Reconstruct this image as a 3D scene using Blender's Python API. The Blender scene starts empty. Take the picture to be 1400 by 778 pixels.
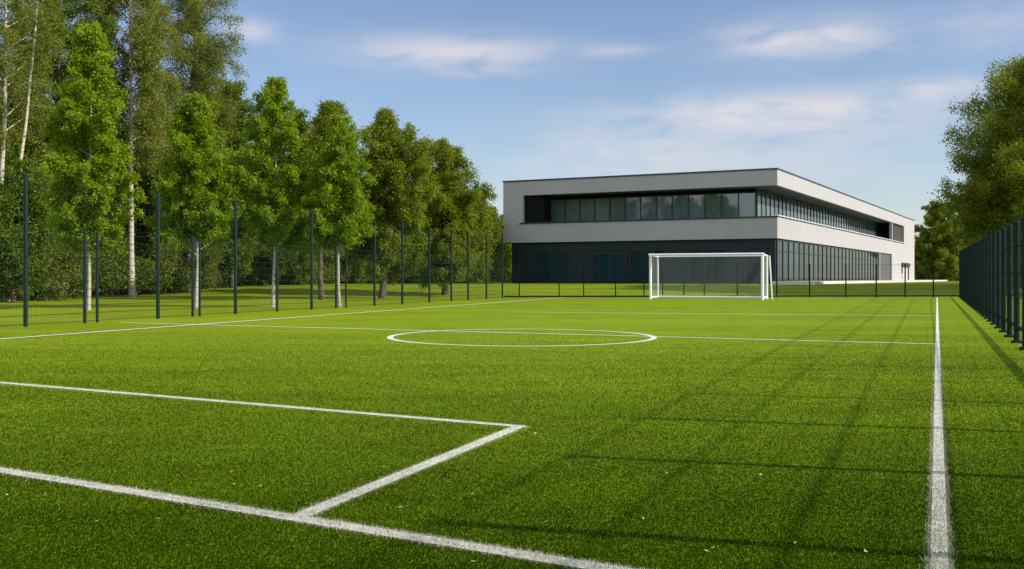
import bpy, math, random
import numpy as np
from mathutils import Vector, Matrix

R = math.radians
random.seed(7)
scene = bpy.context.scene
COL = scene.collection

# ------------------------------------------------------------------ survey
F = 1451.0          # focal length in photo pixels
HZ = 381.0          # horizon row
EYE = 1.15          # eye height (m)

def gp(x, y, z=0.0):
    """surveyed ground point (world X, Y) for a sight line at height z"""
    d = (EYE - z) * F / (y - HZ)
    return Vector(((x - 700.0) / F * d, d, z))

def at(x, d):
    return (x - 700.0) / F * d

def smooth(a, b, v):
    t = max(0.0, min(1.0, (v - a) / (b - a)))
    return t * t * (3 - 2 * t)

def terrain_z(X, D):
    return 0.74 * smooth(67.0, 82.0, D)

# ------------------------------------------------------------------ tags
def tag(o, label=None, cat=None, group=None, kind=None):
    if label: o['label'] = label
    if cat: o['category'] = cat
    if group: o['group'] = group
    if kind: o['kind'] = kind
    return o

def empty(name, loc, rz=0.0):
    o = bpy.data.objects.new(name, None)
    COL.objects.link(o)
    o.location = loc
    o.rotation_euler = (0, 0, rz)
    o.empty_display_size = 0.3
    return o

# ------------------------------------------------------------------ mesh helper
class MB:
    def __init__(self):
        self.v = []; self.f = []
    def quad(self, a, b, c, d):
        n = len(self.v); self.v += [tuple(a), tuple(b), tuple(c), tuple(d)]
        self.f.append((n, n+1, n+2, n+3)); return self
    def box(self, x0, x1, y0, y1, z0, z1):
        n = len(self.v)
        self.v += [(x0,y0,z0),(x1,y0,z0),(x1,y1,z0),(x0,y1,z0),(x0,y0,z1),(x1,y0,z1),(x1,y1,z1),(x0,y1,z1)]
        for q in ((0,3,2,1),(4,5,6,7),(0,1,5,4),(1,2,6,5),(2,3,7,6),(3,0,4,7)):
            self.f.append(tuple(n+i for i in q))
        return self
    def bar(self, a, b, w, h=None):
        """square-section bar from a to b"""
        return self.tube(a, b, w/2*1.414, (h or w)/2*1.414, 4, True, math.pi/4)
    def tube(self, a, b, r0, r1=None, n=8, caps=True, ph=0.0):
        a = Vector(a); b = Vector(b)
        if r1 is None: r1 = r0
        d = (b - a).normalized()
        ref = Vector((0,0,1)) if abs(d.z) < .9 else Vector((1,0,0))
        u = d.cross(ref).normalized(); w = d.cross(u).normalized()
        s = len(self.v)
        for c, r in ((a, r0), (b, r1)):
            for k in range(n):
                t = 2*math.pi*k/n + ph
                self.v.append(tuple(c + u*math.cos(t)*r + w*math.sin(t)*r))
        for k in range(n):
            self.f.append((s+k, s+(k+1) % n, s+n+(k+1) % n, s+n+k))
        if caps:
            self.f.append(tuple(s+k for k in range(n))[::-1])
            self.f.append(tuple(s+n+k for k in range(n)))
        return self
    def path(self, pts, radii, n=7):
        """smooth tapered tube through points"""
        s = len(self.v)
        pts = [Vector(p) for p in pts]
        for i, p in enumerate(pts):
            d = (pts[min(i+1, len(pts)-1)] - pts[max(i-1, 0)]).normalized()
            ref = Vector((0,1,0)) if abs(d.y) < .9 else Vector((1,0,0))
            u = d.cross(ref).normalized(); w = d.cross(u).normalized()
            for k in range(n):
                t = 2*math.pi*k/n
                self.v.append(tuple(p + (u*math.cos(t) + w*math.sin(t))*radii[i]))
        for i in range(len(pts)-1):
            for k in range(n):
                a = s+i*n+k; b = s+i*n+(k+1) % n
                self.f.append((a, b, b+n, a+n))
        return self
    def build(self, name, mat, parent=None, smooth_=False):
        me = bpy.data.meshes.new(name)
        me.from_pydata(self.v, [], self.f)
        me.update()
        if smooth_:
            me.polygons.foreach_set('use_smooth', [True]*len(me.polygons))
        me.materials.append(mat)
        o = bpy.data.objects.new(name, me)
        COL.objects.link(o)
        if parent: o.parent = parent
        return o

def fast_mesh(name, V, nper, mat, parent=None, attr=None):
    """V: (n*nper,3) array of separate polygons with nper corners"""
    n = len(V)//nper
    me = bpy.data.meshes.new(name)
    me.vertices.add(len(V)); me.vertices.foreach_set('co', V.astype(np.float32).ravel())
    me.loops.add(len(V)); me.loops.foreach_set('vertex_index', np.arange(len(V), dtype=np.int32))
    me.polygons.add(n); me.polygons.foreach_set('loop_start', np.arange(0, len(V), nper, dtype=np.int32))
    me.update(calc_edges=True)
    if attr is not None:
        at_ = me.attributes.new('tint', 'FLOAT', 'FACE')
        at_.data.foreach_set('value', attr.astype(np.float32))
    me.materials.append(mat)
    o = bpy.data.objects.new(name, me)
    COL.objects.link(o)
    if parent: o.parent = parent
    return o

# ------------------------------------------------------------------ materials
def mat_new(name):
    m = bpy.data.materials.new(name); m.use_nodes = True
    nt = m.node_tree
    for n in list(nt.nodes): nt.nodes.remove(n)
    out = nt.nodes.new('ShaderNodeOutputMaterial')
    return m, nt, out

def N(nt, t, **kw):
    n = nt.nodes.new(t)
    for k, v in kw.items():
        if k in n.inputs: n.inputs[k].default_value = v
        else: setattr(n, k, v)
    return n

def noise(nt, vec, scale, detail=3.0, rough=.55, dist=0.0):
    n = nt.nodes.new('ShaderNodeTexNoise')
    n.inputs['Scale'].default_value = scale
    n.inputs['Detail'].default_value = detail
    n.inputs['Roughness'].default_value = rough
    n.inputs['Distortion'].default_value = dist
    nt.links.new(vec, n.inputs['Vector'])
    return n.outputs['Fac']

def mapping(nt, vec, scale=(1,1,1), rot=(0,0,0)):
    n = nt.nodes.new('ShaderNodeMapping')
    n.inputs['Scale'].default_value = scale
    n.inputs['Rotation'].default_value = rot
    nt.links.new(vec, n.inputs['Vector'])
    return n.outputs['Vector']

def ramp(nt, fac, stops):
    n = nt.nodes.new('ShaderNodeValToRGB')
    cr = n.color_ramp
    while len(cr.elements) < len(stops): cr.elements.new(.5)
    for e, (p, c) in zip(cr.elements, stops):
        e.position = p; e.color = (*c, 1) if len(c) == 3 else c
    nt.links.new(fac, n.inputs['Fac'])
    return n.outputs['Color']

def mixc(nt, a, b, fac, mode='MIX'):
    n = nt.nodes.new('ShaderNodeMix'); n.data_type = 'RGBA'; n.blend_type = mode
    def put(v, s):
        if hasattr(v, 'is_linked'): nt.links.new(v, s)
        else: s.default_value = (*v, 1) if not isinstance(v, (int, float)) else v
    put(a, n.inputs[6]); put(b, n.inputs[7])
    if hasattr(fac, 'is_linked'): nt.links.new(fac, n.inputs[0])
    else: n.inputs[0].default_value = fac
    return n.outputs[2]

def simple(name, col, rough=.5, metal=0.0, var=.12, vscale=3.0, spec=.5, bump=0.0, bscale=60.0):
    m, nt, out = mat_new(name)
    tc = N(nt, 'ShaderNodeTexCoord')
    f = noise(nt, tc.outputs['Object'], vscale, 5.0, .6)
    lo = tuple(c*(1-var) for c in col); hi = tuple(min(1, c*(1+var)) for c in col)
    c = ramp(nt, f, [(.3, lo), (.7, hi)])
    b = N(nt, 'ShaderNodeBsdfPrincipled', Roughness=rough, Metallic=metal)
    b.inputs['Specular IOR Level'].default_value = spec
    nt.links.new(c, b.inputs['Base Color'])
    if bump:
        bn = N(nt, 'ShaderNodeBump', Strength=bump, Distance=.01)
        nt.links.new(noise(nt, tc.outputs['Object'], bscale, 4.0), bn.inputs['Height'])
        nt.links.new(bn.outputs['Normal'], b.inputs['Normal'])
    nt.links.new(b.outputs[0], out.inputs['Surface'])
    return m

def turf_mat(name, dark, mid, light, fine=70.0, sheen=.25, bump=.6):
    m, nt, out = mat_new(name)
    g = N(nt, 'ShaderNodeNewGeometry')
    pos = g.outputs['Position']
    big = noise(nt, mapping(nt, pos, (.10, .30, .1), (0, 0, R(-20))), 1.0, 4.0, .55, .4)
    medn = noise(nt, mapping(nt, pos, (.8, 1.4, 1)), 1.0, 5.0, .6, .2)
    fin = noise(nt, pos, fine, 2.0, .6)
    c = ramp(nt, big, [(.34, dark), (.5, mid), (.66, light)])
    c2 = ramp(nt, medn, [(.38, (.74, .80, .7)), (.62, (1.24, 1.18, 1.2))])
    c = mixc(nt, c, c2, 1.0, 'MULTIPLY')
    c3 = ramp(nt, fin, [(.25, (.78, .80, .8)), (.75, (1.18, 1.15, 1.1))])
    c = mixc(nt, c, c3, 1.0, 'MULTIPLY')
    b = N(nt, 'ShaderNodeBsdfPrincipled', Roughness=.75)
    b.inputs['Specular IOR Level'].default_value = .03
    b.inputs['Sheen Weight'].default_value = sheen
    b.inputs['Sheen Roughness'].default_value = .5
    b.inputs['Sheen Tint'].default_value = (.95, .95, .05, 1)
    nt.links.new(c, b.inputs['Base Color'])
    bn = N(nt, 'ShaderNodeBump', Strength=bump, Distance=.02)
    nt.links.new(fin, bn.inputs['Height'])
    nt.links.new(bn.outputs['Normal'], b.inputs['Normal'])
    nt.links.new(b.outputs[0], out.inputs['Surface'])
    return m

def blade_mat(name, dark, mid, light):
    m, nt, out = mat_new(name)
    g = N(nt, 'ShaderNodeNewGeometry')
    pos = g.outputs['Position']
    a = N(nt, 'ShaderNodeAttribute', attribute_name='tint')
    big = noise(nt, mapping(nt, pos, (.10, .30, .1), (0, 0, R(-20))), 1.0, 4.0, .55, .4)
    medn = noise(nt, mapping(nt, pos, (.8, 1.4, 1)), 1.0, 5.0, .6, .2)
    c = ramp(nt, big, [(.34, dark), (.5, mid), (.66, light)])
    c2 = ramp(nt, medn, [(.38, (.74, .80, .7)), (.62, (1.24, 1.18, 1.2))])
    c = mixc(nt, c, c2, 1.0, 'MULTIPLY')
    c3 = ramp(nt, a.outputs['Fac'], [(0, (.88, .9, .85)), (.85, (1.06, 1.05, 1.0)), (1, (1.14, 1.1, 1.0))])
    c = mixc(nt, c, c3, 1.0, 'MULTIPLY')
    d = N(nt, 'ShaderNodeBsdfPrincipled', Roughness=.7)
    d.inputs['Specular IOR Level'].default_value = .015
    t = N(nt, 'ShaderNodeBsdfTranslucent')
    vm = nt.nodes.new('ShaderNodeVectorMath'); vm.operation = 'MULTIPLY_ADD'
    vm.inputs[1].default_value = (.16, .16, .16); vm.inputs[2].default_value = (0, 0, 1)
    nt.links.new(g.outputs['Normal'], vm.inputs[0])
    vn = nt.nodes.new('ShaderNodeVectorMath'); vn.operation = 'NORMALIZE'
    nt.links.new(vm.outputs[0], vn.inputs[0])
    nt.links.new(vn.outputs[0], d.inputs['Normal'])
    nt.links.new(c, d.inputs['Base Color']); nt.links.new(c, t.inputs['Color'])
    mx = N(nt, 'ShaderNodeMixShader'); mx.inputs[0].default_value = .22
    nt.links.new(d.outputs[0], mx.inputs[1]); nt.links.new(t.outputs[0], mx.inputs[2])
    nt.links.new(mx.outputs[0], out.inputs['Surface'])
    return m

def leaf_mat(name, a, b, c_, trans=.35):
    m, nt, out = mat_new(name)
    at_ = N(nt, 'ShaderNodeAttribute', attribute_name='tint')
    c = ramp(nt, at_.outputs['Fac'], [(0, a), (.5, b), (1, c_)])
    d = N(nt, 'ShaderNodeBsdfPrincipled', Roughness=.5)
    d.inputs['Specular IOR Level'].default_value = .3
    t = N(nt, 'ShaderNodeBsdfTranslucent')
    c2 = mixc(nt, c, (1.25, 1.2, .5), 1.0, 'MULTIPLY')
    nt.links.new(c, d.inputs['Base Color']); nt.links.new(c2, t.inputs['Color'])
    mx = N(nt, 'ShaderNodeMixShader'); mx.inputs[0].default_value = trans
    nt.links.new(d.outputs[0], mx.inputs[1]); nt.links.new(t.outputs[0], mx.inputs[2])
    nt.links.new(mx.outputs[0], out.inputs['Surface'])
    return m

def bark_mat(name, pale, dark, scale=(3, 3, 9), cut=.62):
    m, nt, out = mat_new(name)
    tc = N(nt, 'ShaderNodeTexCoord')
    f = noise(nt, mapping(nt, tc.outputs['Object'], scale), 1.0, 5.0, .65, .5)
    c = ramp(nt, f, [(cut-.12, pale), (cut, tuple((p+q)/2 for p, q in zip(pale, dark))), (cut+.08, dark)])
    b = N(nt, 'ShaderNodeBsdfPrincipled', Roughness=.85)
    nt.links.new(c, b.inputs['Base Color'])
    nt.links.new(b.outputs[0], out.inputs['Surface'])
    return m

def pane_mat(name, base, tintvar=.3, rough=.04, ior=1.55, curtain=False):
    m, nt, out = mat_new(name)
    tc = N(nt, 'ShaderNodeTexCoord')
    oi = N(nt, 'ShaderNodeObjectInfo')
    c = ramp(nt, oi.outputs['Random'], [(0, tuple(x*(1-tintvar) for x in base)), (1, tuple(x*(1+tintvar) for x in base))])
    if curtain:
        f = noise(nt, mapping(nt, tc.outputs['Object'], (5.0, 5.0, .12)), 1.0, 3.0, .6)
        c2 = ramp(nt, f, [(.35, (.55, .6, .6)), (.65, (1.5, 1.45, 1.4))])
        c = mixc(nt, c, c2, 1.0, 'MULTIPLY')
    b = N(nt, 'ShaderNodeBsdfPrincipled', Roughness=rough, IOR=ior)
    nt.links.new(c, b.inputs['Base Color'])
    b.inputs['Coat Weight'].default_value = .6 if ior > 1.4 else 0.0
    b.inputs['Coat Roughness'].default_value = .02
    bn = N(nt, 'ShaderNodeBump', Strength=.05, Distance=.02)
    nt.links.new(noise(nt, tc.outputs['Object'], .6, 1.0), bn.inputs['Height'])
    nt.links.new(bn.outputs['Normal'], b.inputs['Normal'])
    nt.links.new(bn.outputs['Normal'], b.inputs['Coat Normal'])
    nt.links.new(b.outputs[0], out.inputs['Surface'])
    return m

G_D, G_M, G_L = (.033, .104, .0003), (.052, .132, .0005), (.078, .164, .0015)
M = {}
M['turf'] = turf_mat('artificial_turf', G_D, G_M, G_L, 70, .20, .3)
M['lawn'] = turf_mat('mown_lawn', (.046, .104, .003), (.066, .128, .004), (.094, .160, .008), 18, .2, .6)
M['blade'] = blade_mat('turf_fibre', *[tuple(.63*c for c in q) for q in (G_D, G_M, G_L)])
M['line'] = simple('white_turf_line', (.62, .62, .54), .9, 0, .2, 9, .1, .6, 120)
M['line_blade'] = blade_mat('white_fibre', (.58, .59, .50), (.62, .63, .54), (.66, .67, .58))
M['wall'] = simple('pale_render', (.392, .386, .392), .8, 0, .05, .35, .3, .08, 90)
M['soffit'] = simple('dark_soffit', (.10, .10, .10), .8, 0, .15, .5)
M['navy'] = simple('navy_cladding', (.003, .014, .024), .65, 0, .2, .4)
M['dark'] = simple('dark_frame', (.022, .028, .030), .45, .1, .2, 2)
M['teal_frame'] = simple('teal_grey_frame', (.018, .032, .038), .5, 0, .15, 2)
M['coping'] = simple('dark_coping', (.045, .05, .06), .5, .2, .2, 1)
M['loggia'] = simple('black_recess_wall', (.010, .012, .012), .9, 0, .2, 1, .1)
M['pane'] = pane_mat('tinted_glass', (.085, .135, .155), .2, ior=1.9)  # teal glass, base colour lifted to stand in for the sky's reflection
M['pane_blind'] = pane_mat('glass_with_blinds', (.090, .135, .145), .25, ior=1.2)
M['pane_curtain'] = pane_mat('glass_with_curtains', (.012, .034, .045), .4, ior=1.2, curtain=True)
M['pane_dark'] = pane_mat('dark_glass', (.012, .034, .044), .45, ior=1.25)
M['grey_panel'] = simple('grey_louvre', (.075, .075, .082), .6, 0, .1, 1)
M['trim'] = simple('light_metal_trim', (.62, .62, .62), .4, .3, .06, 2)
M['concrete'] = simple('pale_concrete', (.60, .58, .53), .85, 0, .1, .6, .3, .2, 30)
M['fence'] = simple('green_coated_steel', (.004, .021, .019), .6, 0, .2, 4, .2)
M['fence_black'] = simple('dark_green_steel', (.004, .017, .013), .75, 0, .2, 4, .2)
M['back_post'] = simple('near_black_steel', (.002, .006, .006), .7, 0, .2, 4, .1)
M['white_metal'] = simple('white_powder_coat', (.80, .81, .82), .35, 0, .04, 6)
M['net'] = simple('white_net_cord', (.62, .65, .66), .8, 0, .06, 10)
M['birch'] = bark_mat('birch_bark', (.50, .45, .36), (.06, .05, .04))
M['young_bark'] = bark_mat('young_pale_bark', (.43, .39, .31), (.10, .085, .06), (4, 4, 7), .66)
M['brown_bark'] = bark_mat('brown_bark', (.13, .10, .07), (.045, .035, .025), (4, 4, 2), .55)
M['leaf_bright'] = leaf_mat('bright_leaf', (.135, .215, .004), (.195, .295, .006), (.260, .355, .012), .48)
M['leaf_birch'] = leaf_mat('birch_leaf', (.120, .160, .018), (.170, .205, .028), (.235, .262, .055), .46)
M['leaf_olive'] = leaf_mat('olive_leaf', (.125, .180, .006), (.175, .228, .010), (.235, .270, .020), .46)
M['leaf_dark'] = leaf_mat('dark_leaf', (.075, .130, .006), (.115, .175, .010), (.160, .215, .016), .45)
M['dead_leaf'] = simple('pale_dry_leaf', (.48, .47, .20), .7, 0, .2, 40)

# ------------------------------------------------------------------ camera, light, world
cam = bpy.data.cameras.new('camera'); co = bpy.data.objects.new('camera', cam); COL.objects.link(co)
co.location = (0, 0, EYE); co.rotation_euler = (R(90), 0, 0)
cam.sensor_width = 36.0; cam.lens = F/1400*36.0
cam.shift_y = -(389.0-HZ)/1400.0
cam.clip_start = .05; cam.clip_end = 6000
scene.camera = co

SUN_E = R(16.0)     # how far the sun stands behind the camera's right hand
SUN_H = R(30.0)
S = Vector((math.cos(SUN_H)*math.cos(SUN_E), -math.cos(SUN_H)*math.sin(SUN_E), math.sin(SUN_H)))
sl = bpy.data.lights.new('sun', 'SUN'); so = bpy.data.objects.new('sun', sl); COL.objects.link(so)
sl.energy = 4.0; sl.angle = R(1.0); sl.color = (1.0, .925, .81)
so.rotation_euler = S.to_track_quat('Z', 'Y').to_euler()
so.location = (40, -10, 40)

w = bpy.data.worlds.new('World'); scene.world = w; w.use_nodes = True
nt = w.node_tree
for n in list(nt.nodes): nt.nodes.remove(n)
wo = N(nt, 'ShaderNodeOutputWorld'); bg = N(nt, 'ShaderNodeBackground', Strength=.100)
sky = N(nt, 'ShaderNodeTexSky'); sky.sky_type = 'NISHITA'; sky.sun_disc = False
sky.sun_elevation = SUN_H; sky.sun_rotation = math.atan2(S.x, S.y)
sky.air_density = 1.0; sky.dust_density = .35; sky.ozone_density = 3.0; sky.altitude = 100
tc = N(nt, 'ShaderNodeTexCoord')
sep = N(nt, 'ShaderNodeSeparateXYZ'); nt.links.new(tc.outputs['Generated'], sep.inputs[0])
def math_(op, a, b=None, clamp=False):
    n = nt.nodes.new('ShaderNodeMath'); n.operation = op; n.use_clamp = clamp
    for i, v in enumerate((a, b)):
        if v is None: continue
        if hasattr(v, 'is_linked'): nt.links.new(v, n.inputs[i])
        else: n.inputs[i].default_value = v
    return n.outputs[0]
az = math_('ARCTAN2', sep.outputs['X'], sep.outputs['Y'])
el = math_('ARCSINE', sep.outputs['Z'])
cmb = N(nt, 'ShaderNodeCombineXYZ')
nt.links.new(math_('MULTIPLY', az, 10.0), cmb.inputs[0]); nt.links.new(math_('MULTIPLY', el, 34.0), cmb.inputs[1])
wisp = noise(nt, cmb.outputs[0], 1.3, 5.0, .52, .5)
def bank(x, y, wx, wy, amp):
    """a bank of cloud at a given azimuth and elevation"""
    a0 = math.atan((x-700)/F); e0 = math.atan((HZ-y)/F*math.cos(a0)); sa = wx/F; se = 1.05*wy/F
    dx = math_('DIVIDE', math_('SUBTRACT', az, a0), sa); dy = math_('DIVIDE', math_('SUBTRACT', el, e0), se)
    r2 = math_('ADD', math_('MULTIPLY', dx, dx), math_('MULTIPLY', dy, dy))
    return math_('MULTIPLY', math_('EXPONENT', math_('MULTIPLY', r2, -1.0)), amp)
tot = None
for bk in ((620, 72, 150, 22, .85), (660, 100, 40, 8, .5), (1100, 52, 105, 24, 1.0), (1080, 152, 210, 24, 1.0), (1290, 118, 60, 12, .5),
           (870, 214, 170, 38, .62), (338, 42, 34, 16, .75), (1150, 215, 160, 40, .4), (1360, 35, 90, 30, .35), (840, 68, 50, 8, .4)):
    b_ = bank(*bk); tot = b_ if tot is None else math_('ADD', tot, b_)
cl = math_('MULTIPLY', tot, math_('MULTIPLY', math_('SUBTRACT', wisp, .24), 3.2, True), True)
cl = math_('MULTIPLY', cl, .95)
mx = nt.nodes.new('ShaderNodeMix'); mx.data_type = 'RGBA'
nt.links.new(cl, mx.inputs[0]); nt.links.new(mixc(nt, sky.outputs[0], (1.04, .968, .985), 1.0, 'MULTIPLY'), mx.inputs[6]); mx.inputs[7].default_value = (5.4, 5.2, 5.55, 1)
# unseen bright cumulus added behind and overhead of the viewer, to fill the shade
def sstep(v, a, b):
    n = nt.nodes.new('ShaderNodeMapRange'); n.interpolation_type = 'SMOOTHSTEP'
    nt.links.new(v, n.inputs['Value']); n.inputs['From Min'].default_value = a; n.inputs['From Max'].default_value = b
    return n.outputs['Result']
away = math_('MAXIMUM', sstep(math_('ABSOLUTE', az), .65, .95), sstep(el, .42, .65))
fill_cum = noise(nt, mapping(nt, tc.outputs['Generated'], (1.6, 1.6, 3.0)), 1.5, 6.0, .55, .3)
fill_cov = math_('MULTIPLY', math_('MULTIPLY', away, sstep(fill_cum, .40, .56)), sstep(el, .015, .10))
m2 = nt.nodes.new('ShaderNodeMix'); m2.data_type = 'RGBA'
nt.links.new(fill_cov, m2.inputs[0]); nt.links.new(mx.outputs[2], m2.inputs[6]); m2.inputs[7].default_value = (8.6, 8.6, 9.4, 1)
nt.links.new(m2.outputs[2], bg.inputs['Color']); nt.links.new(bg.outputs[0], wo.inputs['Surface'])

scene.view_settings.view_transform = 'Standard'; scene.view_settings.look = 'None'
scene.view_settings.exposure = 0.5; scene.view_settings.gamma = 1.0
try:
    scene.cycles.use_denoising = True
    scene.cycles.max_bounces = 8; scene.cycles.transparent_max_bounces = 8
except Exception: pass

# ------------------------------------------------------------------ ground
xs = [-3000, -800, -200, -80, -40, -20, 0, 20, 40, 80, 200, 800, 3000]
ys = [-300, -40, 0, 30, 55, 67] + [67+1.5*k for k in range(1, 11)] + [90, 110, 150, 220, 400, 900, 2000, 4500]
mb = MB()
for y in ys:
    for x in xs: mb.v.append((x, y, terrain_z(x, y)))
nx = len(xs)
for j in range(len(ys)-1):
    for i in range(nx-1):
        a = j*nx+i; mb.f.append((a, a+1, a+1+nx, a+nx))
tag(mb.build('ground', M['lawn'], None, True), kind='structure')

# fence lines (plan)
LF0, LF1 = gp(35, 447), gp(687, 407.7)             # left fence
def left_line(d):
    t = (d-LF0.y)/(LF1.y-LF0.y); return LF0.x+(LF1.x-LF0.x)*t
BACK_D = 65.4
def right_line(d): return .4004*d + 1.42
TS = .4004                                           # plan slope of the touchline
mb = MB()
Z1, Z2 = .004, .009
pts = [(left_line(-8), -8), (left_line(64.2)-.05, 64.2), (right_line(BACK_D), BACK_D), (right_line(-8), -8)]
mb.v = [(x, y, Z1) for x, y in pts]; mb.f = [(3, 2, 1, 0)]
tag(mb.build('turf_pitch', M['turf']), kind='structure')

# pitch markings: name, polyline (plan), half width
def ln(*pp): return [Vector((p.x, p.y)) for p in pp]
tl0, tl1 = Vector((TS*-6+.01, -6)), Vector((TS*64.9+.01, 64.9))
circ_c, circ_r = Vector((.19, 20.95)), 2.58
circle = [circ_c + Vector((math.cos(2*math.pi*k/96), 1.17*math.sin(2*math.pi*k/96)))*circ_r for k in range(97)]
gl0, gl1 = gp(-200, 612.5), gp(815, 778); gdir = (gl1-gl0).normalized()
gl_end = gl1 + gdir*1.2
corner = gp(710, 584.5); boxside = gp(405, 710)
LINES = [
    ('touchline', [tl0, tl1], .043),
    ('goal_line', ln(gp(-420, 576), gl_end), .060),
    ('penalty_area_line', ln(gp(-420, 488.5), corner, boxside), .058),
    ('halfway_line', ln(gp(165, 441.5), gp(1279, 471.0)), .072),
    ('centre_circle', circle, .070),
    ('sideline', ln(gp(-200, 479), gp(773, 407.0)), .085),
    ('far_penalty_area_line', ln(gp(700, 427.2), gp(1279, 432.3)), .08),
    ('far_goal_line', ln(gp(773, 407.6), gp(1281, 408.6)), .05),
]
def strip(poly, hw, z):
    mb = MB(); L = []; Rr = []
    n = len(poly)
    closed = (poly[0]-poly[-1]).length < 1e-6
    for i, p in enumerate(poly):
        a = poly[i-1] if i > 0 else (poly[-2] if closed else None)
        b = poly[i+1] if i < n-1 else (poly[1] if closed else None)
        d1 = (p-a).normalized() if a is not None else None
        d2 = (b-p).normalized() if b is not None else None
        d1 = d1 or d2; d2 = d2 or d1
        n1 = Vector((-d1.y, d1.x)); n2 = Vector((-d2.y, d2.x))
        m = (n1+n2).normalized(); k = hw/max(.3, m.dot(n1))
        L.append(p+m*k); Rr.append(p-m*k)
    for i in range(n):
        mb.v += [(L[i].x, L[i].y, z), (Rr[i].x, Rr[i].y, z)]
    for i in range(n-1):
        mb.f.append((2*i, 2*i+1, 2*i+3, 2*i+2))
    return mb

# turf fibres near the camera
rng = np.random.default_rng(3)
def scatter(n, y0, y1, pw):
    u = rng.random(n)
    y = (y0**(1-pw) + u*(y1**(1-pw)-y0**(1-pw)))**(1/(1-pw)) if pw != 1 else y0*(y1/y0)**u
    return y
n = 2600000
Y = scatter(n, 3.2, 34.0, 1.15)
half = .5*Y+1.0
X = (rng.random(n)*2-1)*half
dens_ok = (X < (TS*Y+1.42)) & (rng.random(n) < np.clip((30-Y)/25, 0, 1)**1.6)
X, Y = X[dens_ok], Y[dens_ok]; n = len(X)
def seg_dist(X, Y, poly):
    d = np.full(len(X), 1e9)
    for a, b in zip(poly[:-1], poly[1:]):
        ab = b-a; L2 = ab.length_squared
        t = np.clip(((X-a.x)*ab.x+(Y-a.y)*ab.y)/L2, 0, 1)
        d = np.minimum(d, np.hypot(X-a.x-t*ab.x, Y-a.y-t*ab.y))
    return d
owner = np.full(n, -1)
jit = rng.normal(.001, .011, n)
for i, (nm, poly, hw) in enumerate(LINES):
    d = seg_dist(X, Y, poly)
    owner[(owner < 0) & (d < hw+jit)] = i
    if i not in (0, 5): owner[(owner < 0) & (d < hw+np.minimum(.10, .012*(Y-6))) & (Y > 6)] = -9
def blades(X, Y, z, tall=1.0):
    n = len(X)
    lod = np.clip(Y/7.0, 1.0, 2.2)
    hgt = rng.uniform(.005, .0115, n)*tall
    wid = rng.uniform(.0010, .0020, n)*lod
    th = rng.uniform(0, 2*math.pi, n); ph = rng.uniform(0, 2*math.pi, n)
    lean = rng.uniform(.1, .7, n)*hgt
    V = np.zeros((n, 3, 3))
    V[:, 0] = np.stack([X-np.cos(th)*wid, Y-np.sin(th)*wid, np.full(n, z)], 1)
    V[:, 1] = np.stack([X+np.cos(th)*wid, Y+np.sin(th)*wid, np.full(n, z)], 1)
    V[:, 2] = np.stack([X+np.cos(ph)*lean, Y+np.sin(ph)*lean, z+hgt], 1)
    return V.reshape(-1, 3)
sel = owner == -1
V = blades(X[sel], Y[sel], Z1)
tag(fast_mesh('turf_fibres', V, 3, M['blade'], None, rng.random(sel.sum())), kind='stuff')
for i, (nm, poly, hw) in enumerate(LINES):
    o = strip(poly, hw-.010, Z2 + i*.0006).build(nm, M['line'])
    sel = owner == i
    if sel.sum() > 10:
        # white fibres belong to the marking itself
        V = blades(X[sel], Y[sel], Z1, 1.8)
        me = o.data
        nv = len(me.vertices); k = len(V)
        verts = [tuple(v.co) for v in me.vertices] + [tuple(v) for v in V]
        faces = [tuple(p.vertices) for p in me.polygons] + [(nv+3*j, nv+3*j+1, nv+3*j+2) for j in range(k//3)]
        nf = len(me.polygons)
        m2 = bpy.data.meshes.new(nm); m2.from_pydata(verts, [], faces); m2.update()
        m2.materials.append(M['line']); m2.materials.append(M['line_blade'])
        m2.polygons.foreach_set('material_index', [0]*nf + [1]*(k//3))
        a_ = m2.attributes.new('tint', 'FLOAT', 'FACE')
        a_.data.foreach_set('value', np.concatenate([np.zeros(nf), rng.random(k//3)*.8]).astype(np.float32))
        o.data = m2
    tag(o, kind='structure')

# fallen leaves
leaf_px = [(45,660),(133,719),(217,716),(225,750),(107,543),(317,650),(320,668),(10,683),(646,682),(746,720),(648,776),(704,627),(911,653),
           (756,721),(1202,638),(1137,690),(1087,750),(966,761),(974,757),(1184,762),(357,670),(500,620),(525,643),(870,545),(843,498),(732,597),
           (60,684),(35,664),(880,716),(548,700),(990,686),(1040,655),(930,664)]
for i, (px, py) in enumerate(leaf_px):
    p = gp(px, py)
    L = random.uniform(.008, .014)*(1 if p.y < 7 else 1.3); W = L*random.uniform(.4, .6)
    mb = MB(); rows = 6
    curl = random.uniform(.1, .35)
    for k in range(rows+1):
        t = k/rows; x = (t-.5)*2*L; ww = W*math.sin(math.pi*min(1, t*.96+.03))**.8
        zz = curl*L*(2*t-1)**2
        mb.v += [(x, -ww, zz+ww*.25), (x, 0, zz), (x, ww, zz+ww*.3)]
    for k in range(rows):
        a = 3*k; mb.f += [(a, a+3, a+4, a+1), (a+1, a+4, a+5, a+2)]
    mb.tube((-L, 0, curl*L), (-L*1.5, .002, curl*L+.003), .0012, .0008, 5)
    o = mb.build('fallen_leaf', M['dead_leaf'])
    o.location = (p.x, p.y, .024); o.rotation_euler = (random.uniform(-.3, .3), random.uniform(-.3, .3), random.uniform(0, 6.28))
    tag(o, 'small pale dry leaf fallen on the green turf', 'leaf', 'fallen leaves scattered on the turf')

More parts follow.
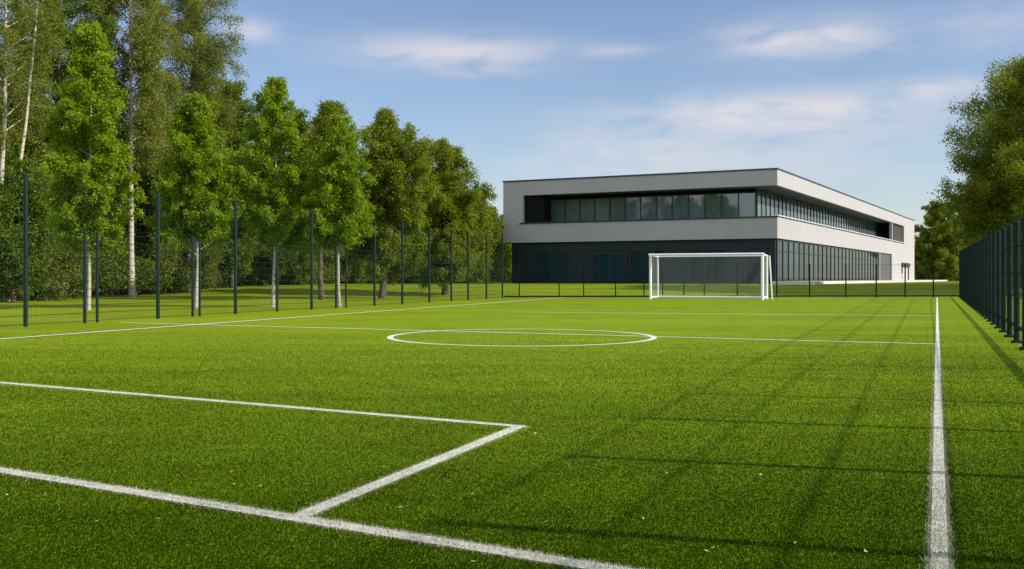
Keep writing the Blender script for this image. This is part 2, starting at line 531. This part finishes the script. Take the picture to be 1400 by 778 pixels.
# ------------------------------------------------------------------ fences
def wire_panel(a, b, h, name, mat, parent, vs, hs, vw, hw, z0=.06):
    """rigid wire mesh between two posts, local coordinates of the parent"""
    a = Vector(a); b = Vector(b); L = (b-a).length; d = (b-a)/L
    mb = MB(); n = max(1, int(L/vs))
    for k in range(1, n):
        p = a+d*(L*k/n); zz = h
        mb.tube((p.x, p.y, p.z+z0), (p.x, p.y, p.z+zz-.05), vw/2*1.2, None, 4, False)
    m = max(1, int((h-.1-z0)/hs))
    for k in range(m+1):
        z = z0+(h-.08-z0)*k/m
        mb.tube((a.x, a.y, a.z+z), (b.x, b.y, b.z+z), hw/2*1.2, None, 4, False)
    return mb.build(name, mat, parent)

def post(parent, p, h, r, mat, name='post', lean=None, plate=False):
    mb = MB(); x, y, z = p
    mb.tube((x, y, z-.02), (x, y, z+h), r, r, 10, True)
    if lean is not None:       # short cranked tip
        mb.tube((x, y, z+h-.004), (x+lean[0], y+lean[1], z+h+.07), r*.98, r*.8, 10, True)
    else:
        mb.tube((x, y, z+h-.002), (x, y, z+h+.03), r*1.12, r*.7, 10, True)
    if plate:
        mb.box(x-.07, x+.07, y-.07, y+.07, z, z+.05)
    return mb.build(name, mat, parent)

# left fence: 3.6 m high ball-stop fence
lf = empty('tall_mesh_fence', (LF0.x, LF0.y, 0))
tag(lf, 'tall dark green wire mesh fence in front of the woodland, left side of the pitch', 'fence')
def on_left(px):
    y = 447+(407.7-447)*(px-35)/(687-35); return gp(px, y)
lp = [on_left(x) for x in (35, 120, 216, 322, 426, 512, 550, 587, 617, 640, 665, 687)]
lp0 = LF0-(lp[1]-LF0); lp = [lp0] + lp
lrel = [p-LF0 for p in lp]
for i, p in enumerate(lrel):
    if i == 2: continue
    post(lf, p, 3.6, .052, M['fence'], 'post', lean=(-.06, .0))
for px in (116, 133, 263.5, 273, 379, 459.5, 473):
    q = on_left(px)-LF0
    post(lf, q, 2.35, .042 if px in (116, 379, 263.5, 459.5) else .036, M['fence'], 'short_post')
full = [p for i, p in enumerate(lrel) if i != 2]
for a, b in zip(full[:-1], full[1:]):
    wire_panel(a, b, 2.4, 'wire_mesh_panel', M['fence'], lf, .10, .20, .0034, .011)
    wire_panel(a+Vector((0, 0, 2.4)), b+Vector((0, 0, 2.4)), 1.2, 'upper_wire_panel', M['fence'], lf, .20, .20, .0025, .005, .04)

# back fence: tall part at left, low part right
bf = empty('end_mesh_fence', (0, BACK_D, 0))
tag(bf, 'dark green wire mesh fence behind the goal, in front of the building', 'fence')
def on_back(px): return Vector((at(px, BACK_D), 0, 0))
tall_px = [687.5, 710, 764.5, 798, 841.5, 880.5]
low_px = [906, 935, 963, 1008, 1062, 1107, 1156.5, 1198, 1237.5, 1276]
TH = {687.5: 3.3, 710: 2.7, 764.5: 3.4, 798: 2.2, 841.5: 3.4, 880.5: 2.6}
pts_ = []
LFE = lp[-1]-Vector((0, BACK_D, 0))
for px in tall_px[1:]:
    p = on_back(px); post(bf, p, TH[px]*.9, .036, M['back_post'], 'post'); pts_.append(p)
for px in low_px:
    p = on_back(px); post(bf, p, 2.05, .042, M['back_post'], 'post'); pts_.append(p)
endp = Vector((right_line(BACK_D)-.08, 0, 0)); pts_.append(endp)
allp = [LFE+Vector((.1, 0, 0))] + pts_
for a, b in zip(allp[:-1], allp[1:]):
    wire_panel(a, b, 2.05, 'wire_mesh_panel', M['fence_black'], bf, .12, .22, .003, .006)
mb = MB()
mb.tube(allp[0]+Vector((0, .0, .10)), allp[-1]+Vector((0, .0, .10)), .05, None, 8)
mb.build('bottom_rail', M['fence_black'], bf)
mb = MB()
mb.tube(allp[0]+Vector((0, 0, 2.03)), allp[-1]+Vector((0, 0, 2.03)), .006, None, 8)
mb.build('top_rail', M['fence_black'], bf)

# right fence
rf = empty('touchline_mesh_fence', (right_line(BACK_D), BACK_D, 0))
tag(rf, 'dark green steel mesh fence with closely spaced posts along the right touchline', 'fence')
base = Vector((right_line(BACK_D), BACK_D, 0))
rd = []
d = BACK_D
while d > -3.0:
    rd.append(d); d -= 1.86
def rh(d): return 2.02+.80*max(0, min(1, (d-10)/55))
rp = [Vector((right_line(d), d, 0))-base for d in rd]
for d, p in zip(rd, rp):
    post(rf, p, rh(d), .05, M['fence_black'], 'post', plate=True)
for (d0, a), (d1, b) in zip(list(zip(rd, rp))[:-1], list(zip(rd, rp))[1:]):
    wire_panel(a, b, (rh(d0)+rh(d1))/2, 'wire_mesh_panel', M['fence_black'], rf, .14, .20, .0030, .005)
for nm, zf, rr in (('bottom_rail', .12, .035), ('middle_rail', .36, .010), ('middle_rail', .55, .010), ('middle_rail', .77, .011), ('top_rail', .985, .014)):
    mb = MB()
    mb.tube(rp[0]+Vector((.055, 0, zf*rh(rd[0]))), rp[-1]+Vector((.055, 0, zf*rh(rd[-1]))), rr, None, 8)
    mb.build(nm, M['fence_black'], rf)

# ------------------------------------------------------------------ goal
gr = Vector((13.33, 56.5, 0)); gdirn = Vector((-.928, .371, 0)); GW, GH, GD = 6.1, 2.46, 1.7
goal = empty('football_goal', gr, math.atan2(gdirn.y, gdirn.x))
tag(goal, 'white football goal with net standing at the far end of the pitch', 'goal')
# local: x along mouth to the left post, -y away from camera (behind), z up
bk = -GD
mb = MB(); mb.tube((0, 0, 0), (0, 0, GH), .080, .080, 14); mb.build('goal_post', M['white_metal'], goal, False)
mb = MB(); mb.tube((GW, 0, 0), (GW, 0, GH), .074, .074, 14); mb.build('goal_post', M['white_metal'], goal, False)
mb = MB(); mb.tube((-.1, 0, GH+.01), (GW+.095, 0, GH+.01), .062, .062, 14); mb.build('crossbar', M['white_metal'], goal)
for x in (0, GW):
    mb = MB(); mb.tube((x, bk, 0), (x, bk, GH-.06), .05, .05, 10); mb.build('rear_post', M['white_metal'], goal)
    mb = MB(); mb.tube((x, -.1, GH-.01), (x, bk-.05, GH-.06), .045, .045, 10); mb.build('top_side_bar', M['white_metal'], goal)
    mb = MB(); mb.tube((x, -.1, .12), (x, bk, .12), .06, .06, 10); mb.build('ground_side_bar', M['white_metal'], goal)
mb = MB(); mb.tube((-.05, bk, .12), (GW+.05, bk, .12), .065, .065, 10); mb.build('ground_bar', M['white_metal'], goal)
mb = MB(); mb.tube((-.05, bk, GH-.06), (GW+.05, bk, GH-.06), .03, .03, 10); mb.build('rear_top_bar', M['white_metal'], goal)
mb = MB(); mb.tube((-.12, bk-.05, GH-.05), (-.22, bk-.35, .0), .04, .04, 8); mb.build('brace', M['white_metal'], goal)
mb = MB(); r = .0010; st = .065
k = 0
for i in range(int(GW/st)+1):
    x = i*st; mb.tube((x, bk-.02, .12), (x, bk-.02, GH-.06), r, None, 4, False); mb.tube((x, 0, GH), (x, bk, GH-.06), r, None, 4, False)
for i in range(int(GH/st)):
    z = .14+i*st; mb.tube((0, bk-.02, z), (GW, bk-.02, z), r, None, 4, False)
    for x in (0, GW): mb.tube((x, 0, z), (x, bk, z), r, None, 4, False)
for i in range(int(GD/st)+1):
    y = -i*st; mb.tube((0, y, GH-.02), (GW, y, GH-.02), r, None, 4, False)
    for x in (0, GW): mb.tube((x, y, .12), (x, y, GH-.02), r, None, 4, False)
mb.build('net', M['net'], goal)

# ------------------------------------------------------------------ building
BA = R(27.6); BZ = .74
C0 = Vector((20.5, 82.0, 0))
bld = empty('office_building', (C0.x, C0.y, BZ), R(90)-BA)
tag(bld, 'modern two-storey building with pale overhanging upper floor and dark ribbon windows behind the goal', 'building')
LX, LY = 83.2, 24.0
z = lambda a: a-BZ
B0, B1, O0, O1, T = z(4.28), z(5.55), z(5.9), z(8.38), z(9.60)
# upper shell, walls as one piece
mb = MB()
mb.box(0, LX, 0, LY, B0+.003, B1)
mb.box(0, .3, 0, LY, B1, O0)
mb.box(.3, 72.1, 0, .3, B1, O0)
mb.box(0, LX, 0, LY, O1, T)
mb.box(0, 2.2, 22.06, LY, O0, O1); 
mb.box(72.1, LX, 0, 3.0, B1, O1)
mb.box(60.5, LX, 0, 3.0, -.4, B0+.003)
mb.box(60.9, 61.3, .02, .35, O0, O1)
mb.build('outer_wall', M['wall'], bld)
MB().box(-.05, LX+.05, -.05, LY+.05, T, z(9.72)).build('roof_coping', M['coping'], bld)
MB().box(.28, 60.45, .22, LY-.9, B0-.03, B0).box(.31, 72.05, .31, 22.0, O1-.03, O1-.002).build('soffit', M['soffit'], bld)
# recessed core of upper storey
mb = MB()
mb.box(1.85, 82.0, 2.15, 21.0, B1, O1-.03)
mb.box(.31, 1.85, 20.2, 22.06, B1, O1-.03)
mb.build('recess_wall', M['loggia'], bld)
MB().box(-.07, .32, -.0, 22.35, O0, O0+.11).build('window_sill', M['dark'], bld)
MB().box(-.06, 72.3, -.08, .31, O0+.112, O0+.20).build('window_sill', M['trim'], bld)

def glaze(parent, name, axis, off, s0, s1, z0, z1, n, mat_pane, mat_frame, mull=.07, transom=None, depth=.09, bigs=()):
    """row of panes; axis 'y' runs along the front, 'x' along the side"""
    fr = MB(); sgn = -1
    w_ = (s1-s0)/n
    def bx(m, a, b, o0, o1, q0, q1):
        if axis == 'y': m.box(o0, o1, a, b, q0, q1)
        else: m.box(a, b, o0, o1, q0, q1)
    for k in range(n+1):
        c = s0+w_*k; mm = mull*(1.8 if k in bigs else 1)
        bx(fr, c-mm/2, c+mm/2, off-depth, off+.02, z0, z1)
    bx(fr, s0, s1, off-depth*.8, off+.02, z0-.08, z0)
    bx(fr, s0, s1, off-depth*.8, off+.02, z1, z1+.08)
    if transom: bx(fr, s0, s1, off-depth*.7, off+.02, transom-.04, transom+.04)
    fo = fr.build(name, mat_frame, parent)
    for k in range(n):
        a = s0+w_*k+mull/2+.004; b = s0+w_*(k+1)-mull/2-.004
        pm = MB(); bx(pm, a, b, off-.03, off-.008, z0+.004, z1-.004)
        pm.build('window_pane', mat_pane(k) if callable(mat_pane) else mat_pane, fo)
    return fo
# upper front ribbon (13 panes) and side ribbon
glaze(bld, 'ribbon_window', 'y', 1.80, 2.15, 20.2, z(5.75), z(7.98), 13, M['pane'], M['dark'], .09, bigs=(9,))
glaze(bld, 'ribbon_window', 'x', 2.10, 1.85, 71.9, z(5.75), O1-.12, 49, M['pane_blind'], M['dark'], .13)
# louvre panel at the far end of the side ribbon
mb = MB()
mb.box(61.5, 72.05, .42, .50, O0, O1-.03)
for k in range(16):
    q = O0+.08+k*.15; mb.box(61.5, 72.05, .34, .42, q, q+.07)
mb.build('louvre_panel', M['grey_panel'], bld)
# ground floor core (navy cladding) with joints
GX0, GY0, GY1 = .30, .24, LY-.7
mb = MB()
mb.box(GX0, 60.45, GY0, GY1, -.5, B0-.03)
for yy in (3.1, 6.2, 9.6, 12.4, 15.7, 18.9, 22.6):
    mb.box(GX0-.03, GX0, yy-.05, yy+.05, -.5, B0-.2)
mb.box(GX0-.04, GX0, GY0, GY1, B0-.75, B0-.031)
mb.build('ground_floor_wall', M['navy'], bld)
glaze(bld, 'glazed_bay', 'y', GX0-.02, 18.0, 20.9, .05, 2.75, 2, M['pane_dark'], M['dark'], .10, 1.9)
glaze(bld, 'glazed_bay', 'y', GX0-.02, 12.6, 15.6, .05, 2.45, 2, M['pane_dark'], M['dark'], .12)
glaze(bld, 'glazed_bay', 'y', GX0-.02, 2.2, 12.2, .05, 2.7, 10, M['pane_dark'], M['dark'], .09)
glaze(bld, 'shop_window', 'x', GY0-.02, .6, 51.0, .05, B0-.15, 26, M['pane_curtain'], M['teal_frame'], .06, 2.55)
MB().box(51.2, 60.45, GY0-.06, GY0, -.4, B0-.05).build('grey_panel', M['grey_panel'], bld)
MB().box(50.95, 51.2, GY0-.2, GY0, -.4, B0-.05).build('door_column', M['trim'], bld)
mb = MB()   # dark framed side doorway
mb.box(69.2, 77.2, -.16, -.003, 2.0, 2.58); mb.box(75.6, 76.4, -.12, -.003, -.3, 2.0); mb.box(69.4, 69.9, -.10, -.003, 1.2, 2.0)
df = mb.build('door_frame', M['dark'], bld)
MB().box(70.1, 75.5, -.05, -.004, -.3, 1.98).build('door_leaf', M['wall'], df)
# pale paved terrace along the side
mb = MB()
mb.box(-1.6, 100.0, -3.2, -.01, -.35, .21)
t_ = mb.build('pavement', M['concrete']); t_.location = bld.location; t_.rotation_euler = bld.rotation_euler
tag(t_, kind='structure')

# ------------------------------------------------------------------ trees
def crown_profile(t, kind):
    if kind == 'young':   return (np.clip(t+.04, .0, 1)**.32)*(np.clip(1-t, 0, 1)**.72)*1.66
    if kind == 'oval':    return np.sqrt(np.clip(1-(2*t-1)**2, 0, 1))*.97+.03
    if kind == 'round':   return np.clip(1-np.abs(2*t-.85)**2.6, 0, 1)**.5
    return (np.clip(t, 0, 1)**.3)*(np.clip(1-t, 0, 1)**.45)*1.35   # birch

def make_tree(name, label, X, D, h, rad, cb, style, leaf, bark, nleaf, ls, seed, trunk_r=.1, group=None, cat='tree', limbs=34, wob=.15, clump=.55, split=False, clear=0.0):
    rg = np.random.default_rng(seed)
    root = empty(name, (X, D, terrain_z(X, D)))
    tag(root, label, cat, group)
    tb = MB()
    nseg = 9
    bend = rg.normal(0, wob, (nseg+1, 2)).cumsum(0)*.5
    bend -= bend[0]
    top = h*.97
    P = [Vector((bend[i, 0], bend[i, 1], top*i/nseg - (.15 if i == 0 else 0))) for i in range(nseg+1)]
    rad_ = [trunk_r*(1.25 if i == 0 else 1)*(1-.9*(i/nseg)**.9) + .012 for i in range(nseg+1)]
    tb.path(P, rad_, 9)
    def trunk_at(zz):
        f = max(0, min(nseg-1e-4, zz/top*nseg)); i = int(f); return P[i].lerp(P[i+1], f-i)
    if split:
        Q = [Vector((bend[i, 0]+.25+i*.16, bend[i, 1]+.1*i, top*.93*i/nseg)) for i in range(nseg+1)]
        tb.path(Q, [q*.8 for q in rad_], 8)
    cen = []; csz = []; tdir = []
    ga = rg.uniform(0, 6.28)
    for k in range(limbs):
        t = (k+rg.uniform(.1, .9))/limbs
        t = t**.9
        zz = cb+(h-cb)*t
        az = ga+k*2.399+rg.normal(0, .35)
        L = rad*float(crown_profile(np.array(t), style))*rg.uniform(.55, 1.15)
        droop = -.15 if style == 'birch' else .38
        zstart = max(cb*.75, zz-L*(.55 if style != 'birch' else .35))
        a = trunk_at(min(zstart, top*.98))
        e = Vector((math.cos(az)*L, math.sin(az)*L, zz-zstart)) + a
        m = a.lerp(e, .5)+Vector((rg.normal(0, .06*L), rg.normal(0, .06*L), (.10 if style != 'birch' else .22)*L))
        rr = max(.012, trunk_r*.42*(1-t*.75)*min(1.2, L/rad+.3))
        tb.path([a, m, e], [rr, rr*.6, .006], 5)
        nc = max(4, int(5+L*4.5))
        ld = (e-a).normalized()
        for q in range(nc):
            s = .22+.80*((q+rg.random())/nc)
            p = (a.lerp(m, s*2) if s < .5 else m.lerp(e, s*2-1))
            rv = Vector(rg.normal(0, 1, 3)).normalized()
            up = -.55 if style == 'birch' else .40
            dv = (ld*.55+rv*.85+Vector((0, 0, up))).normalized()
            tl = clump*rg.uniform(.45, 1.15)*(1.15-.70*t)
            cen.append(tuple(p)); tdir.append(tuple(dv)); csz.append(tl)
            if rg.random() < .25: tb.tube(p, p+dv*tl*.8, .007, .003, 3, False)
    for q in range(14):
        p = trunk_at(top*(.84+.0115*q)); rv = Vector(rg.normal(0, 1, 3)).normalized()
        cen.append(tuple(p)); tdir.append(tuple((rv*.5+Vector((0, 0, .8))).normalized())); csz.append(clump*.5)
    tb.build('trunk', bark, root, True)
    cen = np.array(cen); csz = np.array(csz); tdir = np.array(tdir)
    wgt = csz*rg.uniform(.35, 1.4, len(csz)); wgt /= wgt.sum()
    idx = rg.choice(len(cen), nleaf, p=wgt)
    ctint = rg.normal(.5+rg.uniform(-.16, .16), .18, len(cen))
    off = rg.normal(0, 1, (nleaf, 3))
    tt = rg.random(nleaf)**.8
    pos = cen[idx]+tdir[idx]*(csz[idx]*tt)[:, None]+off*(clump*(.05+.13*(1-tt*.55)))[:, None]
    pos[:, 2] -= (.30 if style == 'birch' else .06)*csz[idx]*tt**2
    if clear:        # the stem stands free on its open side
        hid = (np.abs(pos[:, 0]) < clear) & (pos[:, 1] < 0)
        pos[hid, 0] += np.where(pos[hid, 0] < 0, -1, 1)*rg.uniform(.6, 1.4, hid.sum())*clear*1.6
    nrm = rg.normal(0, 1, (nleaf, 3))+off*.4+np.array([0, 0, .55])
    nrm /= np.linalg.norm(nrm, axis=1)[:, None]
    tv = rg.normal(0, 1, (nleaf, 3)); tv -= nrm*(tv*nrm).sum(1)[:, None]; tv /= np.linalg.norm(tv, axis=1)[:, None]
    bv = np.cross(nrm, tv)
    s = ls*rg.uniform(.6, 1.3, nleaf)[:, None]
    V = np.zeros((nleaf, 4, 3))
    V[:, 0] = pos-tv*s*.5; V[:, 1] = pos+bv*s*.30+nrm*s*.06; V[:, 2] = pos+tv*s*.5; V[:, 3] = pos-bv*s*.30+nrm*s*.06
    tint = np.clip(ctint[idx]+rg.normal(0, .17, nleaf), 0, 1)
    fast_mesh('crown', V.reshape(-1, 3), 4, leaf, root, tint)
    return root

YG = 'young trees in a row behind the tall fence'
def young(px, base_y, top_y, cb_y, halfw_px, seed, label, n=66000):
    p = gp(px, base_y); D = p.y
    h = EYE+(HZ-top_y)*D/F; cb = EYE+(HZ-cb_y)*D/F
    return make_tree('young_tree', label, p.x, D, h, halfw_px*D/F, cb, 'young', M['leaf_bright'], M['young_bark'], n, .105, seed, .058, YG, limbs=85, wob=.06, clump=.62)
young(121, 424, 30, 335, 57, 11, 'bright green young tree with thin pale trunk, tallest of the front row, before the birch', 95000)
young(268, 421.5, 128, 330, 60, 12, 'bright green young tree with thin pale trunk just right of the white birch stem')
young(373, 420, 104, 335, 58, 13, 'bright green young tree with a forked pointed top, third from left in the front row')
young(464.5, 420, 158, 335, 46, 14, 'slim bright green young tree, rightmost of the front row, before olive trees', 46000)

def mature(px, D, top_y, halfw_px, cb_y, style, leaf, bark, seed, label, n, ls, name='woodland_tree', tr=.2, group='mature trees of the woodland edge', limbs=60, clump=1.0, split=False, wob=.2, clear=0.0):
    X = at(px, D); gz = terrain_z(X, D)
    h = EYE-gz+(HZ-top_y)*D/F; cb = EYE-gz+(HZ-cb_y)*D/F
    n = int(n*1.45); ls *= .74
    return make_tree(name, label, X, D, h, halfw_px*D/F, cb, style, leaf, bark, n, ls, seed, tr, group, limbs=limbs, wob=wob, clump=clump, split=split, clear=clear)
mature(180, 66, -150, 72, 215, 'birch', M['leaf_birch'], M['birch'], 21, 'tall birch with a straight white stem rising out of the top of the picture', 90000, .17, 'birch_tree', .19, limbs=90, wob=.05, clump=1.3, clear=.75)
mature(260, 72, -130, 72, 260, 'birch', M['leaf_birch'], M['brown_bark'], 22, 'tall drooping birch right of the white stem, its crown against the sky', 95000, .15, 'birch_tree', .2, limbs=120, clump=1.3)
mature(5, 54, -200, 92, 200, 'birch', M['leaf_birch'], M['birch'], 23, 'airy birch with a double stem at the left picture edge', 42000, .15, 'birch_tree', .15, limbs=60, clump=1.0, split=True)
mature(78, 62, -30, 82, 300, 'oval', M['leaf_dark'], M['brown_bark'], 24, 'dark green bushy tree between the double birch and the white birch', 110000, .18, clump=1.3)
mature(440, 58, 140, 50, 330, 'young', M['leaf_olive'], M['brown_bark'], 25, 'olive green tree with a rounded top behind the rightmost young tree', 70000, .16, tr=.14, clump=1.1)
mature(522, 62, 152, 62, 372, 'round', M['leaf_olive'], M['brown_bark'], 26, 'broad olive green tree, second from the right in the woodland edge', 120000, .17, clump=1.2)
mature(608, 70, 196, 50, 380, 'round', M['leaf_olive'], M['brown_bark'], 27, 'round-crowned olive tree, last large tree before the building', 110000, .18, clump=1.3)
mature(664, 92, 286, 22, 385, 'round', M['leaf_olive'], M['brown_bark'], 28, 'small green tree close to the left corner of the building', 34000, .2, tr=.12)
mature(318, 76, 115, 66, 370, 'oval', M['leaf_dark'], M['brown_bark'], 29, 'dark green tree filling the gap behind the second and third young trees', 90000, .19, clump=1.3)
mature(400, 80, 150, 60, 385, 'oval', M['leaf_dark'], M['brown_bark'], 30, 'dark green tree behind the third young tree', 70000, .2, clump=1.3)
mature(648, 84, 262, 18, 385, 'young', M['leaf_olive'], M['brown_bark'], 31, 'narrow pale green tree behind the round-crowned olive tree', 30000, .19, tr=.1)
UT = 'understorey trees under the birches'
for i, (px, D, ty, hw) in enumerate(((18, 51, 225, 46), (62, 56, 205, 50), (146, 72, 240, 34), (222, 74, 200, 42), (258, 72, 225, 44), (310, 78, 235, 44), (355, 80, 255, 44), (420, 82, 262, 44), (490, 86, 285, 40), (570, 90, 300, 40))):
    mature(px, D, ty, hw, 392, 'round', (M['leaf_dark'], M['leaf_olive'], M['leaf_birch'])[(i*2) % 3], M['brown_bark'], 60+i, 'bushy understorey tree with leaves down to the ground at the woodland edge', 42000, .18, 'understorey_tree', .09, UT, limbs=60, clump=1.2)
mature(690, 128, 296, 26, 388, 'round', M['leaf_olive'], M['brown_bark'], 33, 'pale green tree seen behind the left corner of the building', 40000, .28, tr=.16, clump=1.3)
mature(1264, 186, 322, 17, 388, 'round', M['leaf_dark'], M['brown_bark'], 45, 'low distant tree just past the far end of the building', 36000, .36, 'large_tree', .2, 'trees beyond the right fence', clump=1.2)
# right side
mature(1414, 70, 80, 96, 385, 'oval', M['leaf_olive'], M['brown_bark'], 41, 'big dark leafy tree towering over the right-hand fence', 200000, .19, 'large_tree', .28, 'trees beyond the right fence', limbs=130, clump=1.7)
mature(1374, 76, 215, 38, 385, 'round', M['leaf_dark'], M['brown_bark'], 42, 'dark lower tree beneath the big tree right of the fence corner', 90000, .2, 'large_tree', .2, 'trees beyond the right fence', clump=1.4)
mature(1286, 168, 276, 30, 388, 'oval', M['leaf_olive'], M['brown_bark'], 43, 'distant olive tree beyond the far end of the building', 60000, .34, 'large_tree', .2, 'trees beyond the right fence', clump=1.3)
mature(1325, 176, 250, 46, 388, 'oval', M['leaf_dark'], M['brown_bark'], 44, 'distant dark tree between the olive tree and the big right tree', 60000, .36, 'large_tree', .2, 'trees beyond the right fence', clump=1.3)

for i, v in enumerate((6, 17, 28, 39, 50, 61)):  # unseen row, added so the side panes mirror leaves instead of bright sky
    X = C0.x+.463*v+.886*20; D = C0.y+.886*v-.463*20
    make_tree('reflection_tree', 'unseen bushy tree added beyond the right fence for its reflection in the long side of the building', X, D, 8.6, 4.6, .6, 'round', M['leaf_dark'], M['brown_bark'], 22000, .22, 90+i, .14, 'added row of trees mirrored in the long side of the building', limbs=50, clump=1.4)

# shrubs of the woodland edge
SH = 'shrubs of the woodland edge'
def shrub(px, D, h, rad, leaf, seed, n):
    rg = np.random.default_rng(seed)
    X = at(px, D)
    root = empty('shrub', (X, D, terrain_z(X, D)))
    tag(root, 'leafy undergrowth shrub at the woodland edge behind the tall fence', 'shrub', SH)
    sb = MB(); cen = []
    for k in range(9):
        a = rg.uniform(0, 6.28); r = rad*rg.uniform(.2, .9); zz = h*rg.uniform(.45, .95)*(1-.35*(r/rad)**2)
        e = Vector((math.cos(a)*r, math.sin(a)*r*.7, zz)); m = Vector((e.x*.35, e.y*.35, zz*.55))
        sb.path([(e.x*.06, e.y*.06, -.05), m, e], [.035, .022, .006], 5)
        for q in range(5):
            s = rg.uniform(.3, 1.05); p = m.lerp(e, s)
            cen.append((p.x+rg.normal(0, .2), p.y+rg.normal(0, .2), max(.25, p.z*rg.uniform(.5, 1.0))))
    sb.build('stem', M['brown_bark'], root, True)
    cen = np.array(cen); idx = rg.integers(0, len(cen), n); ct = rg.normal(.5, .2, len(cen))
    pos = cen[idx]+rg.normal(0, 1, (n, 3))*np.array([.30, .30, .26])*rad*.55
    pos[:, 2] = np.abs(pos[:, 2])
    nrm = rg.normal(0, 1, (n, 3))+np.array([0, 0, .5]); nrm /= np.linalg.norm(nrm, axis=1)[:, None]
    tv = rg.normal(0, 1, (n, 3)); tv -= nrm*(tv*nrm).sum(1)[:, None]; tv /= np.linalg.norm(tv, axis=1)[:, None]
    bv = np.cross(nrm, tv); s = .17*rg.uniform(.6, 1.3, n)[:, None]
    V = np.zeros((n, 4, 3))
    V[:, 0] = pos-tv*s*.5; V[:, 1] = pos+bv*s*.3; V[:, 2] = pos+tv*s*.5; V[:, 3] = pos-bv*s*.3
    fast_mesh('foliage', V.reshape(-1, 3), 4, leaf, root, np.clip(ct[idx]+rg.normal(0, .15, n), 0, 1))
def edge_d(px):     # plan of the woodland edge
    return float(np.interp(px, [-60, 0, 180, 350, 590, 690], [46, 50, 68, 80, 88, 96]))
sr = random.Random(5)
for i, px in enumerate(list(range(-30, 655, 26))):
    D = edge_d(px)+sr.uniform(0, 5)
    shrub(px+sr.uniform(-6, 6), D, sr.uniform(2.6, 4.6), sr.uniform(1.5, 2.3), [M['leaf_dark'], M['leaf_olive'], M['leaf_birch'], M['leaf_dark']][i % 4], 100+i, 5200)

# deep woodland behind: one mass of foliage and stems
rg = np.random.default_rng(77)
cen = []; tb = MB()
for k in range(150):
    px = rg.uniform(-120, 640); D = edge_d(px)+rg.uniform(6, 26)
    X = at(px, D); h = np.interp(px, [-120, 300, 330, 420, 560, 640], [13, 13, 11, 10, 8, 6])*rg.uniform(.75, 1.0)
    gz = terrain_z(X, D)
    tb.tube((X, D, gz-.1), (X+rg.normal(0, .3), D, gz+h*.9), .09, .03, 6, False)
    for q in range(16):
        cen.append((X+rg.normal(0, 1.3), D+rg.normal(0, 1.3), gz+h*rg.uniform(.03, 1.0)))
cen = np.array(cen); n = 380000; idx = rg.integers(0, len(cen), n)
pos = cen[idx]+rg.normal(0, .8, (n, 3)); pos[:, 2] = np.maximum(pos[:, 2], terrain_z(0, 60)+.1)
nrm = rg.normal(0, 1, (n, 3))+np.array([0, 0, .5]); nrm /= np.linalg.norm(nrm, axis=1)[:, None]
tv = rg.normal(0, 1, (n, 3)); tv -= nrm*(tv*nrm).sum(1)[:, None]; tv /= np.linalg.norm(tv, axis=1)[:, None]
bv = np.cross(nrm, tv); s = .26*rg.uniform(.6, 1.3, n)[:, None]
V = np.zeros((n, 4, 3))
V[:, 0] = pos-tv*s*.5; V[:, 1] = pos+bv*s*.3; V[:, 2] = pos+tv*s*.5; V[:, 3] = pos-bv*s*.3
wd = fast_mesh('woodland', V.reshape(-1, 3), 4, M['leaf_dark'], None, np.clip(rg.normal(.5, .2, n), 0, 1))
tag(wd, kind='stuff')
st_ = tb.build('stems', M['brown_bark'], wd)
